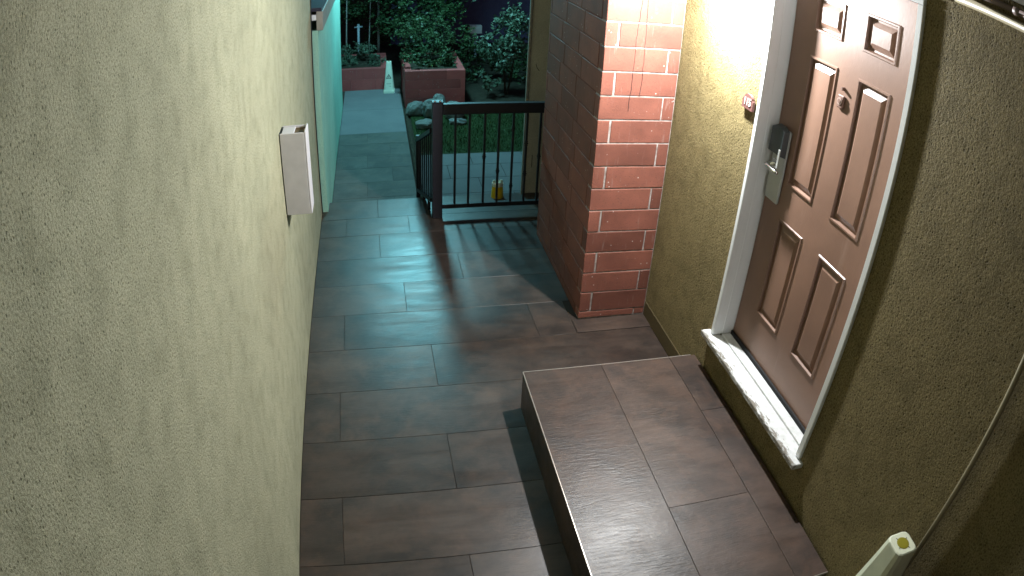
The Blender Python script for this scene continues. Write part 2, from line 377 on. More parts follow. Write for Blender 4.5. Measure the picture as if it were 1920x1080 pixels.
bx('base_band', M['stucco_base'], rw, W - 0.006, W - 0.0005, -2.5, 0.965, 0.0, 0.115, 0.002)
soffit = thing('soffit', 'pale painted soffit above the walkway edge at the top right', 'soffit', (1.2, 1.5, CEIL))
bx('soffit_panel', M['ceiling'], soffit, -0.24, W - 0.002, -2.6, 5.519, CEIL, CEIL + 0.14)

# ------------------------------------------------------------------ brick pillar
YQ = 4.845
pil = thing('brick_pillar', 'red brick pillar with pale mortar joints beside the tan wall', 'pillar', (2.11, 4.2, 0))
bx('mortar', M['mortar'], pil, XP + 0.05, W - 0.003, YP + 0.0045, YP + 0.09, 0.0, CEIL - 0.002)
bx('painted_mortar', M['mortar_red'], pil, XP + 0.0016, W - 0.003, YP + 0.0912, YQ - 0.003, 0.0, CEIL - 0.002)
bx('corner_mortar', M['mortar'], pil, XP + 0.0035, XP + 0.0495, YP + 0.0048, YP + 0.0905, 0.0, CEIL - 0.002)
def brick(x0, x1, y0, y1, z0, z1):
    bm = bmesh.new(); box(bm, x0, x1, y0, y1, z0, z1, 0.0014 if y0 > YP + 0.05 else 0.0028)
    for v in bm.verts: v.co += Vector((random.uniform(-1, 1), random.uniform(-1, 1), random.uniform(-1, 1))) * 0.0009
    return obj('brick', bm, M['brick'], pil)
edges = [0.012] + [0.062 + 0.1553 * k for k in range(18)]
J = 0.0046
for k in range(len(edges) - 1):
    z0, z1 = edges[k] + (J if k else 0), edges[k + 1] - J
    if z0 > CEIL - 0.02: break
    z1 = min(z1, CEIL - 0.004)
    def jit(): return random.uniform(-0.002, 0.002)
    if k % 2 == 1:    # short end on the front, long stretcher on the side
        brick(XP + jit() * .4, 1.940, YP + jit() * .4, 3.955, z0, z1)
        brick(1.953, W - 0.007, YP + jit(), YP + 0.088, z0, z1)
        yy = [3.966, 4.385, 4.806]; last = YQ
    else:
        brick(XP + jit() * .4, 2.276, YP + jit() * .4, YP + 0.088, z0, z1)
        brick(2.286, W - 0.007, YP + jit(), YP + 0.088, z0, z1)
        yy = [3.635, 4.055, 4.475]; last = YQ
    for q, y in enumerate(yy):
        y1 = (yy[q + 1] - 0.011) if q + 1 < len(yy) else last
        if y1 - y > 0.03: brick(XP + jit() * .3, XP + 0.088, y, y1, z0, z1)
bm = bmesh.new()   # the two thin dark drip lines down the upper courses
for x0, zb in ((2.045, 1.50), (2.085, 1.62)):
    pts = []; z = CEIL - 0.01; x = x0 + 0.045
    while z > zb:
        pts.append((x, YP - 0.003, z)); z -= 0.035; x -= random.uniform(-0.003, 0.006) * (1 if z < 2.4 else .4)
    tube(bm, pts, 0.0011, 5)
obj('drip_stain', bm, M['dark_rubber'], pil)

# ------------------------------------------------------------------ door, frame, sill, lock
door = thing('apartment_door', 'brown six-panel door in a white frame with a flaking white sill', 'door', (2.48, 2.03, 0.52))
LY0, LY1, LZ0, LZ1 = 1.536, 2.531, 0.530, 2.628
cols = ((1.747, 1.975), (2.128, 2.357)); rws = ((0.785, 1.352), (1.536, 2.208), (2.330, 2.508))
bm = bmesh.new()
yc = [LY0, cols[0][0], cols[0][1], cols[1][0], cols[1][1], LY1]; zc = [LZ0, 0.785, 1.352, 1.536, 2.208, 2.330, 2.508, LZ1]
gg = {}
def lv(y, z):
    if (y, z) not in gg: gg[(y, z)] = bm.verts.new((WD, y, z))
    return gg[(y, z)]
for i in range(5):
    for j in range(7):
        if i in (1, 3) and j in (1, 3, 5): continue
        bm.faces.new((lv(yc[i], zc[j]), lv(yc[i], zc[j + 1]), lv(yc[i + 1], zc[j + 1]), lv(yc[i + 1], zc[j])))
box(bm, WD + 0.02, WD + 0.045, LY0, LY1, LZ0, LZ1)
leaf = obj('door_leaf', bm, M['door'], door, False, False)
for (y0, y1) in cols:
    for (z0, z1) in rws:
        bm = bmesh.new(); loops = []
        for off, d in ((0, 0.0), (0.004, 0.006), (0.012, 0.006), (0.017, -0.0115), (0.026, -0.0125), (0.052, 0.001), (0.056, 0.001)):
            loops.append([(WD - d, y0 + off, z0 + off), (WD - d, y1 - off, z0 + off), (WD - d, y1 - off, z1 - off), (WD - d, y0 + off, z1 - off)])
        L = [[bm.verts.new(p) for p in lp] for lp in loops]
        for a, b in zip(L, L[1:]):
            for k in range(4): bm.faces.new((a[k], a[(k + 1) % 4], b[(k + 1) % 4], b[k]))
        bm.faces.new(L[-1])
        obj('door_panel', bm, M['door'], door)
fr = M['white_paint']
fj = bx('door_frame', fr, door, W - 0.016, WD + 0.05, 2.535, 2.565, 0.519, 2.634, 0.003)
bx('door_frame', fr, door, W - 0.016, WD + 0.05, 1.497, 1.531, 0.519, 2.634, 0.003)
bx('frame_head', fr, door, W - 0.016, WD + 0.05, 1.497, 2.565, 2.6345, 2.668, 0.003)
bx('door_stop', fr, door, W + 0.045, W + 0.0475, 2.5325, 2.5349, 0.525, 2.633)
bx('door_sill', M['sill_paint'], door, 2.308, 2.408, 1.468, 2.605, 0.482, 0.513, 0.004)
bx('threshold', M['sill_paint'], door, 2.4085, 2.466, 1.534, 2.533, 0.486, 0.5235, 0.003)
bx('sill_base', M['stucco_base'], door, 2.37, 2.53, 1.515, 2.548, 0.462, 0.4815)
bx('door_foot_shadow', M['dark_rubber'], door, 2.4665, 2.4795, 1.537, 2.53, 0.4865, 0.545, 0.003)  # dark strip put in for the shadow under the door leaf
# electronic lock: plate, card reader, keeper, lever
lk = bx('lock_plate', M['satin_metal'], door, 2.462, 2.4805, 2.392, 2.515, 1.405, 1.795, 0.006)
bm = bmesh.new()
loft(bm, [[(2.430, 2.396, 1.665), (2.430, 2.511, 1.665), (2.430, 2.511, 1.79), (2.430, 2.48, 1.806), (2.430, 2.43, 1.806), (2.430, 2.396, 1.79)],
          [(2.4615, 2.392, 1.655), (2.4615, 2.515, 1.655), (2.4615, 2.515, 1.795), (2.4615, 2.482, 1.812), (2.4615, 2.428, 1.812), (2.4615, 2.392, 1.795)]])
obj('card_reader', bm, M['black_plastic'], lk)
bx('reader_slot', M['satin_metal'], lk, 2.424, 2.4299, 2.395, 2.412, 1.60, 1.70, 0.002)
bm = bmesh.new(); tube(bm, [(2.4625, 2.468, 1.60), (2.41, 2.468, 1.60), (2.400, 2.462, 1.60), (2.397, 2.45, 1.60), (2.397, 2.37, 1.597), (2.402, 2.352, 1.595)], [0.013, 0.012, 0.0115, 0.011, 0.0095, 0.008], 12)
obj('lever_handle', bm, M['chrome'], lk, True)
bm = bmesh.new(); tube(bm, [(2.4625, 2.468, 1.60), (2.452, 2.468, 1.60)], 0.028, 18)
obj('handle_rose', bm, M['chrome'], lk)
# viewer with a small knocker above it
vw = bx('door_viewer', M['bronze'], door, 2.467, 2.4805, 2.040, 2.086, 2.038, 2.098, 0.004)
bm = bmesh.new(); tube(bm, [(2.4668, 2.063, 2.07), (2.4625, 2.063, 2.07)], 0.0165, 20); obj('viewer_ring', bm, M['plaque_trim'], vw)
bm = bmesh.new(); tube(bm, [(2.4624, 2.063, 2.07), (2.4605, 2.063, 2.07)], 0.010, 16); obj('viewer_lens', bm, M['bronze'], vw)
bm = bmesh.new(); tube(bm, [(2.4803, 2.060, 2.128), (2.462, 2.060, 2.128)], [0.009, 0.007], 12); obj('viewer_knob', bm, M['bronze'], vw)

# ------------------------------------------------------------------ number plaque
pq = thing('number_plaque', 'small brown arched plaque numbered 115 beside the door frame', 'plaque', (W, 2.655, 1.82))
ya, yb, za, zb = 2.600, 2.706, 1.826, 1.878
prof = [(ya, za), (yb, za), (yb, zb)]
prof += [(yb - 0.012, zb)]
for k in range(9):
    a = math.pi * k / 8; prof.append(((ya + yb) / 2 + 0.041 * math.cos(a), zb + 0.026 * math.sin(a) + 0.002))
prof += [(ya + 0.012, zb), (ya, zb)]
bm = bmesh.new(); loft(bm, [[(W - 0.003, y, z) for y, z in prof], [(W - 0.018, y, z) for y, z in prof]])
obj('plaque_board', bm, M['plaque'], pq)
for k, ch in enumerate('115'):
    fc = bpy.data.curves.new('digit', 'FONT'); fc.body = ch; fc.size = 0.056; fc.extrude = 0.0012; fc.align_x = 'CENTER'; fc.align_y = 'CENTER'; fc.resolution_u = 3
    fo = bpy.data.objects.new('digit_tmp', fc); COL.objects.link(fo)
    bpy.context.view_layer.update()
    dme = bpy.data.meshes.new_from_object(fo.evaluated_get(bpy.context.evaluated_depsgraph_get()))
    bpy.data.objects.remove(fo)
    dme.materials.clear(); dme.materials.append(M['print_white'])
    dg = bpy.data.objects.new('digit', dme); COL.objects.link(dg)
    dg.rotation_euler = (math.pi / 2, 0, -math.pi / 2)
    dg.location = Vector((W - 0.0195, 2.653 + (1 - k) * 0.025, 1.862)) - pq.location; dg.parent = pq

# ------------------------------------------------------------------ tiled step
st = thing('tiled_step', 'raised step of dark brown slate tiles with pale metal edges below the door', 'step', (1.82, 1.83, 0))
X0, X1, Y0, Y1 = 1.277, 2.352, 0.972, 2.680
bx('step_core', M['grout'], st, X0 + 0.012, X1 - 0.003, Y0 + 0.012, Y1 - 0.012, -0.003, ZS - 0.004)
for (a, b, ys_) in ((X0 + .002, 1.740, (Y0 + .002, Y1 - .002)), (1.740, 2.176, (Y0 + .002, 1.56, Y1 - .002)), (2.176, X1 - .002, (Y0 + .002, 2.184, Y1 - .002))):
    for c_, d_ in zip(ys_, ys_[1:]): tile(st, a, b, c_, d_, M['step_tile'], ZS, ZS - 0.014, 0.0009)
for c_, d_ in ((Y0, 1.56), (1.56, Y1)): bx('riser_tile', M['floor_tile'], st, X0, X0 + 0.011, c_ + .001, d_ - .001, 0.002, ZS - 0.0145, 0.001)
for c_, d_ in ((X0, 1.74), (1.74, X1 - .002)):
    bx('riser_tile', M['floor_tile'], st, c_ + .0115, d_ - .001, Y1 - 0.0115, Y1, 0.002, ZS - 0.0145, 0.001)
    bx('riser_tile', M['floor_tile'], st, c_ + .0115, d_ - .001, Y0, Y0 + 0.0115, 0.002, ZS - 0.0145, 0.001)
bx('edge_strip', M['edge_metal'], st, X0 - .002, X0 + .003, Y0 - .002, Y1 + .002, ZS - 0.010, ZS + 0.0018, 0.0008)
bx('edge_strip', M['edge_metal'], st, X0 + .0035, X1 - .03, Y1 - .0025, Y1 + .0025, ZS - 0.010, ZS + 0.0018, 0.0008)
bx('edge_strip', M['edge_metal'], st, X0 + .0035, X1 - .003, Y0 - .002, Y0 + .003, ZS - 0.010, ZS + 0.0018, 0.0008)

# ------------------------------------------------------------------ open box sconce on the left wall
sc_ = thing('wall_sconce', 'off-white open-topped box sconce, unlit, high on the cream wall', 'sconce', (0.0, 3.31, 1.06))
SX, SY0, SY1, SZ0, SZ1 = 0.150, 3.237, 3.385, 1.060, 1.541
bx('front_plate', M['box_paint'], sc_, SX - 0.010, SX, SY0 + .0005, SY1 - .0005, SZ0, SZ1 + 0.006, 0.003)
bx('side_plate', M['box_paint'], sc_, 0.006, SX - 0.0105, SY0, SY0 + 0.010, SZ0, SZ1, 0.002)
bx('side_plate', M['box_paint'], sc_, 0.006, SX - 0.0105, SY1 - 0.010, SY1, SZ0, SZ1, 0.002)
bx('back_plate', M['dark_rubber'], sc_, -0.0005, 0.0055, SY0 + 0.006, SY1 - 0.006, SZ0 + .006, SZ1 - .004)
bx('inner_tray', M['box_inside'], sc_, 0.010, SX - 0.0108, SY0 + 0.0105, SY1 - 0.0105, SZ1 - 0.030, SZ1 - 0.012)
bx('tray_cover', M['box_paint'], sc_, 0.012, 0.082, SY0 + 0.0107, SY1 - 0.011, SZ1 - 0.0118, SZ1 - 0.004, 0.002)

# ------------------------------------------------------------------ conduits
cp = thing('conduit_pipe', 'thin tan conduit running straight down the shaded wall at far right', 'pipe', (W - .02, 0.607, 0))
bm = bmesh.new(); tube(bm, [(W - 0.021, 0.607, 0.01), (W - 0.021, 0.607, 2.70)], 0.0115, 14); obj('pipe', bm, M['conduit'], cp, True)
for z in (0.35, 2.30):
    bx('pipe_clamp', M['conduit'], cp, W - 0.012, W - 0.0006, 0.585, 0.629, z, z + 0.016, 0.002)
c2 = thing('ceiling_pipe', 'beige pipe along the top of the tan wall, lower of the two', 'pipe', (W - .02, 0.5, 2.71))
bm = bmesh.new(); tube(bm, [(W - 0.019, y, 2.713) for y in (-2.5, 1.34)], 0.017, 14); obj('pipe', bm, M['conduit'], c2, True)
bm = bmesh.new(); tube(bm, [(W - 0.019, 1.3402, 2.713), (W - 0.019, 1.375, 2.713)], [0.021, 0.021], 14); obj('pipe_cap', bm, M['conduit'], c2, True)
c3 = thing('ceiling_pipe', 'dusty pink pipe just under the soffit at top right, upper of the two', 'pipe', (W - .04, 0.5, 2.75))
bm = bmesh.new(); tube(bm, [(W - 0.030, y, 2.757) for y in (-2.5, 1.0)] , 0.011, 12); tube(bm, [(W - 0.030, 1.0, 2.757), (W - 0.030, 1.30, 2.757)], 0.011, 12); obj('pipe', bm, M['pink_pipe'], c3, True)
bm = bmesh.new(); tube(bm, [(W - 0.030, 0.985, 2.757), (W - 0.030, 1.015, 2.757)], 0.0145, 12); obj('pipe_coupling', bm, M['pink_pipe'], c3, True)

# ------------------------------------------------------------------ iron railing at the far edge of the walkway
rl = thing('iron_railing', 'black iron railing with knuckled balusters between post and brick pillar', 'railing', (1.45, 5.28, 0))
RY = 5.28
post = bx('post', M['iron'], rl, 1.008, 1.096, RY - 0.034, RY + 0.034, 0.0, 1.075, 0.004)
bm = bmesh.new(); box(bm, 1.002, 1.102, RY - 0.040, RY + 0.040, 1.0755, 1.087, 0.004); obj('post_cap', bm, M['chrome'] if False else M['iron'], post)
for dx in (-.022, .024):  # chrome domes added to give the post cap its two glints
    bm = bmesh.new(); lathe(bm, [(.011, 1.0873), (.011, 1.091), (.007, 1.096), (.001, 1.0975)], (1.05 + dx, RY - .02, 0), 12); obj('glint_dome', bm, M['chrome'], post, True)
bx('top_rail', M['iron'], rl, 1.0965, 1.99, RY - 0.03, RY + 0.03, 0.968, 1.062, 0.006)
bx('bottom_rail', M['iron'], rl, 1.0965, 1.99, RY - 0.018, RY + 0.018, 0.084, 0.124, 0.003)
for i, (x, kn) in enumerate(((1.207, None), (1.329, None), (1.462, 0.565), (1.586, 0.425), (1.711, 0.275), (1.832, 0.39), (1.952, 0.555))):
    bm = bmesh.new(); box(bm, x - .0095, x + .0095, RY - .0095, RY + .0095, 0.1242, 0.9678)
    b = obj('baluster', bm, M['iron'], rl)
    for z in ([kn] if kn else []) + ([0.68] if i == 5 else []) + ([0.82] if i == 4 else []):
        bm = bmesh.new(); lathe(bm, [(.009, -.03), (.016, -.017), (.011, -.010), (.021, 0), (.011, .010), (.016, .017), (.009, .03)], (x, RY, z), 10)
        obj('knuckle', bm, M['iron'], b, True)
hr = thing('stair_handrail', 'short black iron handrail sloping down from the railing post to the path', 'railing', (0.95, 5.52, 0))
def bar(bm, a, b, w, h):
    a, b = Vector(a), Vector(b); t = (b - a); n = Vector((t.y, -t.x, 0)).normalized() * w; u = Vector((0, 0, h))
    loft(bm, [[a - n - u, a + n - u, a + n + u, a - n + u], [b - n - u, b + n - u, b + n + u, b - n + u]])
A0, B0 = Vector((1.010, 5.325, 0)), Vector((0.932, 5.985, 0))
bm = bmesh.new(); bar(bm, A0 + Vector((0, 0, .81)), B0 + Vector((0, 0, .50)), .02, .02); obj('hand_rail', bm, M['iron'], hr)
bm = bmesh.new(); bar(bm, A0 + Vector((0, 0, .15)), B0 + Vector((0, 0, -.03)), .016, .018); obj('bottom_rail', bm, M['iron'], hr)
for k in range(7):
    t = (k + 0.5) / 7; p = A0.lerp(B0, t); z0 = .169 - .18 * t; z1 = .789 - .31 * t
    bx('baluster', M['iron'], hr, p.x - .007, p.x + .007, p.y - .007, p.y + .007, z0, z1)
bx('post', M['iron'], hr, B0.x - .02, B0.x + .02, B0.y + .006, B0.y + .046, GL, 0.535, 0.003)
for t in (0.2, 0.55):
    p = A0.lerp(B0, t); bx('rail_foot', M['iron'], hr, p.x - .012, p.x + .012, p.y - .012, p.y + .012, 0.0, .13 - .18 * t)

# ------------------------------------------------------------------ beyond: low building on the left, cream corner on the right, dark building behind
lb = thing('garden_building', 'low pale green building with a beige fascia along the garden path', 'building', (-0.8, 7.5, GL))
bx('wall', M['teal_wall'], lb, -1.8, 0.056, 5.53, 9.56, -0.4, 1.70)
bx('fascia', M['fascia'], lb, 0.045, 0.100, 5.525, 9.62, 1.7005, 1.868, 0.003)
bx('roof', M['roofing'], lb, -1.85, 0.090, 5.525, 9.62, 1.869, 1.90)
bx('end_bracket', M['white_paint'], lb, 0.0, 0.044, 5.526, 5.60, 1.79, 1.84, 0.003)
cc = thing('cream_column', 'cream rendered column with a raised corner trim behind the railing', 'column', (2.2, 5.9, GL))
bx('shaft', M['cream_wall'], cc, 1.925, 2.7, 5.72, 5.82, -0.3, 3.2)
bx('corner_trim', M['fascia'], cc, 1.905, 1.9245, 5.70, 5.735, -0.3, 3.2, 0.003)
bm = bmesh.new(); tube(bm, [(1.985, 5.719, 1.30), (2.0, 5.719, 1.26), (2.02, 5.719, 1.235)], 0.003, 4); tube(bm, [(1.985, 5.719, 0.95), (1.987, 5.719, 0.86)], 0.003, 4); tube(bm, [(2.0, 5.719, .40), (2.0, 5.719, .27)], .003, 4)
obj('crack', bm, M['dark_rubber'], cc)
db = thing('dark_building', 'dark slate blue building wall behind the garden at top', 'building', (4.2, 14.5, GL))
bx('wall', M['dark_wall'], db, 0.9, 9.0, 14.2, 15.2, -0.4, 4.5)
bx('ledge', M['dark_wall'], db, 0.9, 9.0, 14.12, 14.199, 1.05, 1.15)
ab = thing('utility_box', 'small pale box on a short stand among the shrubs', 'box', (2.48, 12.8, GL))
bx('box_body', M['white_paint'], ab, 2.36, 2.60, 12.75, 12.9, 0.28, 0.44, 0.005)
bx('stand', M['pole_paint'], ab, 2.45, 2.51, 12.8, 12.86, GL - .05, 0.2795)

def planter(label, x0, x1, y0, y1, top):
    t = thing('brick_planter', label, 'planter', ((x0 + x1) / 2, (y0 + y1) / 2, GL), 'red planters at the end of the path')
    th = 0.10; z0 = GL - 0.05
    n = max(2, round((top - GL) / 0.155)); hh = (top - GL) / n
    bx('soil_fill', M['soil'], t, x0 + th, x1 - th, y0 + th, y1 - th, z0, top - 0.006)
    for k in range(n):
        za_, zb_ = GL + k * hh + .001, GL + (k + 1) * hh - .001
        if k == 0: za_ = z0
        L = 0.40; x = x0 - (0.2 if k % 2 else 0)
        while x < x1 - 0.01:
            a, b = max(x, x0), min(x + L, x1)
            if b - a > 0.03: bx('brick', M['planter'], t, a + .001, b - .001, y0, y0 + th - .001, za_, zb_, .002)
            x += L
        y = y0 + th - (0.2 if k % 2 else 0)
        while y < y1 - 0.01:
            a, b = max(y, y0 + th), min(y + L, y1)
            if b - a > 0.03:
                bx('brick', M['planter'], t, x0, x0 + th - .001, a + .002, b - .002, za_, zb_, .003)
                bx('brick', M['planter'], t, x1 - th + .001, x1, a + .002, b - .002, za_, zb_, .003)
            y += L
        bx('rear_course', M['planter'], t, x0 + th, x1 - th, y1 - th, y1 - .002, za_, zb_, .003)
    return t
planter('low red planter across the end of the path, left of the white cone', -0.25, 0.74, 10.42, 11.6, 0.19)
planter('wide red planter right of the white cone, behind the pale rocks', 0.965, 1.83, 9.30, 10.6, 0.385)

# caution cones
def cone(label, cx, cy, z0, h, wt, wb, mat, holemat, rot=0.0):
    t = thing('caution_cone', label, 'floor cone', (cx, cy, z0), 'caution cones')
    def sq(w, z, r=0.22):
        out = []
        for (sx_, sy_) in ((1, 1), (-1, 1), (-1, -1), (1, -1)):
            rr = w * r
            c = Vector((sx_ * (w / 2 - rr), sy_ * (w / 2 - rr)))
            a0 = {(1, 1): 0, (-1, 1): 90, (-1, -1): 180, (1, -1): 270}[(sx_, sy_)]
            for q in (0, 45, 90):
                a = math.radians(a0 + q); out.append((c.x + rr * math.cos(a), c.y + rr * math.sin(a), z))
        R_ = Matrix.Rotation(rot, 3, 'Z')
        return [tuple(R_ @ Vector(p) + Vector((cx, cy, z0))) for p in out]
    bm = bmesh.new()
    loft(bm, [sq(wb, 0.045), sq(wb * .97, 0.07), sq(wt * 1.04, h - 0.012), sq(wt, h - 0.003), sq(wt * .9, h)])
    o = obj('cone_body', bm, mat, t)
    bm = bmesh.new(); loft(bm, [sq(wb * 1.09, 0.0, .12), sq(wb * 1.09, 0.03, .12), sq(wb * 1.06, 0.0445, .15)]); obj('cone_base', bm, mat, t)
    bm = bmesh.new(); lathe(bm, [(wt * .27, h + 0.0003), (wt * .27, h + 0.0012), (wt * .22, h + .0018)], (cx, cy, z0), 18); c = obj('hole_disc', bm, holemat, t)  # flat disc coloured like the lit inside of the handle hole
    for k in range(4):
        a = k * math.pi / 2 + 0.5; d = Vector((math.cos(a), math.sin(a), 0)) ; n = Vector((-d.y, d.x, 0)) * wt * .018
        b0 = Vector((cx, cy, z0 + h + .0006))
        bm = bmesh.new(); loft(bm, [[b0 + d * wt * .27 - n, b0 + d * wt * .27 + n, b0 + d * wt * .36], [b0 + d * wt * .27 - n + Vector((0, 0, .001)), b0 + d * wt * .27 + n + Vector((0, 0, .001)), b0 + d * wt * .36 + Vector((0, 0, .001))]])
        obj('slit', bm, M['dark_rubber'], c)
    # printed warning triangle on the sides that face the walkway
    sl = (wb * .97 - wt * 1.04) / 2 / (h - .082)
    R_ = Matrix.Rotation(rot, 3, 'Z')
    for face in (0, 1):
        def on(u, z, e=0.0012):
            w = wb * .97 / 2 - sl * (z - .07) + e
            p = Vector((u, -w, z)) if face == 0 else Vector((-w, -u, z))
            return R_ @ p + Vector((cx, cy, z0))
        zt = h * 0.52; s = wb * 0.26
        P = [(-s, zt - s * .6), (s, zt - s * .6), (0, zt + s * 1.15)]; Q = [(-s * .62, zt - s * .38), (s * .62, zt - s * .38), (0, zt + s * .72)]
        bm = bmesh.new(); pv = [bm.verts.new(on(*p)) for p in P]; qv = [bm.verts.new(on(*p)) for p in Q]
        for k in range(3):
            k2 = (k + 1) % 3; bm.faces.new((pv[k], pv[k2], qv[k2], qv[k]))
        obj('warning_triangle', bm, M['dark_rubber'], t)
        bm = bmesh.new(); bm.faces.new([bm.verts.new(on(*p)) for p in ((-s * .18, zt - s * .2), (s * .18, zt - s * .2), (s * .05, zt + s * .45), (-s * .05, zt + s * .45))])
        obj('warning_mark', bm, M['dark_rubber'], t)
        for (a, b, zz, hh) in ((-.9, .9, .30, .10), (.2, .9, .22, .07)):
            bm = bmesh.new(); bm.faces.new([bm.verts.new(on(*p)) for p in ((s * a, zz * h), (s * b, zz * h), (s * b, zz * h + hh * s), (s * a, zz * h + hh * s))])
            obj('printed_line', bm, M['dark_rubber'], t)
    return t
cone('cream caution cone standing beside the step against the right wall', 2.193, 0.612, 0.0, 0.96, 0.104, 0.290, M['cone'], M['olive'], -0.03)
cone('tall white caution cone at the far end of the path', 0.760, 10.22, GL, 0.50, 0.075, 0.16, M['cone_far'], M['olive'], -0.1)
yj = thing('yellow_bucket', 'small yellow bucket with a white rim behind the black railing', 'bucket', (1.665, 5.66, GL))
bm = bmesh.new(); lathe(bm, [(.068, 0), (.070, .02), (.052, .27), (.050, .275)], (1.665, 5.66, GL), 18); obj('bucket_body', bm, M['yellow'], yj, True)
bm = bmesh.new(); lathe(bm, [(.050, .2755), (.056, .28), (.055, .305), (.04, .318), (.02, .30)], (1.665, 5.66, GL), 18); obj('rim', bm, M['cone_far'], yj)
for dx in (-.035, .035): bx('rim_tab', M['cone_far'], yj, 1.665 + dx - .012, 1.665 + dx + .012, 5.65, 5.67, GL + .306, GL + .335, .004)

# rocks
def rock(label, x, y, r, s):
    bm = bmesh.new(); bmesh.ops.create_icosphere(bm, subdivisions=3, radius=1)
    off = Vector((x * 7, y * 3, r * 50))
    for v in bm.verts:
        n = v.co.normalized(); k = 1 + 0.28 * noise.noise(n * 1.3 + off) + 0.12 * noise.noise(n * 3.5 + off)
        v.co = Vector((n.x * k * r * s[0], n.y * k * r * s[1], n.z * k * r * s[2])) + Vector((x, y, GL + r * s[2] * .55))
    tag(obj('rock', bm, M['rock'], None, False), label, 'rock', 'pale rocks beside the path')
rock('flattish grey rock nearest the path kerb', 1.10, 8.95, .13, (1.0, .8, .95))
rock('pale round rock left of the railing post', 1.31, 8.84, .135, (1.0, .8, 1.2))
rock('small pale rock perched behind the round rock', 1.43, 9.10, .10, (1.0, .8, 1.5))
rock('large pale rock seen just right of the railing post', 1.62, 8.74, .145, (1.0, .8, 1.1))
rock('low broad grey rock in front of the others on the grass', 1.18, 8.35, .115, (1.1, .9, .6))
rock('flat pale rock at the front of the large rock', 1.63, 8.46, .095, (1.3, .8, .5))

# ------------------------------------------------------------------ planting
def crown_bm(blobs, n, size, seed):
    rnd = random.Random(seed); bm = bmesh.new()
    clumps = []
    tot = sum(b[1][0] * b[1][1] * b[1][2] for b in blobs)
    for c, r in blobs:
        k = max(3, int(60 * r[0] * r[1] * r[2] / tot))
        for _ in range(k):
            d = Vector((rnd.gauss(0, 1), rnd.gauss(0, 1), rnd.gauss(0, 1))).normalized() * (rnd.random() ** .4)
            clumps.append((Vector((c[0] + d.x * r[0], c[1] + d.y * r[1], c[2] + d.z * r[2])), rnd.uniform(.45, 1.0) * min(r) * .42))
    for _ in range(n):
        c, cr = rnd.choice(clumps)
        d = Vector((rnd.gauss(0, .5), rnd.gauss(0, .5), rnd.gauss(0, .45))) * cr
        p = c + d
        if p.z < GL - 0.1: continue
        a = Vector((rnd.gauss(0, 1), rnd.gauss(0, 1), rnd.gauss(-.25, .6))).normalized()
        b = a.cross(Vector((rnd.gauss(0, 1), rnd.gauss(0, 1), rnd.gauss(0, 1)))).normalized()
        s = size * rnd.uniform(.55, 1.25)
        bm.faces.new([bm.verts.new(p), bm.verts.new(p + a * s * .5 + b * s * .24), bm.verts.new(p + a * s), bm.verts.new(p + a * s * .5 - b * s * .24)])
    return bm
def plant(name, label, cat, base, stems, blobs, n, size, leaf, bark, seed, group=None):
    t = thing(name, label, cat, base, group)
    for pts, r in stems:
        bm = bmesh.new(); tube(bm, pts, [r * (1 - .6 * k / max(1, len(pts) - 1)) for k in range(len(pts))], 8); obj('trunk', bm, bark, t, True)
    me = crown_bm(blobs, n, size, seed)
    o = obj('crown', me, leaf, t, False, False)
    return t
plant('leafy_tree', 'dense dark green tree growing behind the wide red planter', 'tree', (1.35, 11.4, GL),
      [([(1.35, 11.4, GL - .1), (1.33, 11.38, .5), (1.30, 11.42, 1.1), (1.22, 11.4, 1.8)], .05)],
      [((1.25, 11.2, 1.1), (.75, .6, .7)), ((1.75, 11.4, 1.4), (.6, .6, .6)), ((.85, 11.4, 1.5), (.5, .5, .6)), ((1.4, 11.3, 2.0), (.9, .7, .5))], 7500, .085, M['leaf_dark'], M['bark'], 3)
plant('planter_shrub', 'dark shrub spilling over the top of the wide red planter', 'shrub', (1.4, 9.95, .34),
      [([(1.4, 9.95, .30), (1.38, 9.93, .45), (1.42, 9.9, .65)], .015)],
      [((1.15, 9.75, .46), (.22, .42, .16)), ((1.6, 9.75, .46), (.24, .42, .17)), ((1.38, 9.62, .43), (.36, .22, .10)), ((1.35, 10.2, .78), (.42, .35, .36))], 5200, .055, M['leaf_mid'], M['bark'], 5)
plant('slender_tree', 'slim tree with dark leaves behind the left planter', 'tree', (.30, 12.3, GL),
      [([(.02, 12.2, GL - .1), (.04, 12.2, .5), (.06, 12.25, 1.4)], .018), ([(.46, 12.1, GL - .1), (.45, 12.1, .3), (.50, 12.15, 1.5)], .016), ([(.62, 12.6, GL - .1), (.63, 12.6, 1.0), (.62, 12.6, 2.0)], .03)],
      [((.15, 12.5, 1.15), (.50, .4, .55)), ((.75, 12.4, .95), (.35, .35, .5)), ((.35, 12.7, 1.8), (.7, .5, .5))], 4200, .08, M['leaf_dark'], M['pale_bark'], 7)
plant('low_shrub', 'low grey-green shrub growing in the left planter', 'shrub', (.15, 11.0, .1),
      [([(.15, 11.0, .08), (.14, 11.0, .3)], .01)],
      [((.05, 10.9, .22), (.26, .4, .12)), ((.5, 10.9, .21), (.2, .4, .11)), ((.25, 11.2, .34), (.4, .3, .16))], 1900, .05, M['leaf_pale'], M['bark'], 8)
plant('leafy_bush', 'grey-green lit bush left of the cream column', 'bush', (2.55, 9.9, GL),
      [([(2.55, 9.9, GL - .1), (2.5, 9.9, .3), (2.45, 9.88, .8)], .02), ([(2.56, 9.9, GL - .1), (2.65, 9.9, .4), (2.7, 9.9, .9)], .018)],
      [((2.42, 9.8, .62), (.34, .3, .30)), ((2.65, 9.9, .95), (.36, .3, .30)), ((2.3, 9.75, .22), (.22, .25, .2))], 2300, .075, M['leaf_pale'], M['bark'], 9)
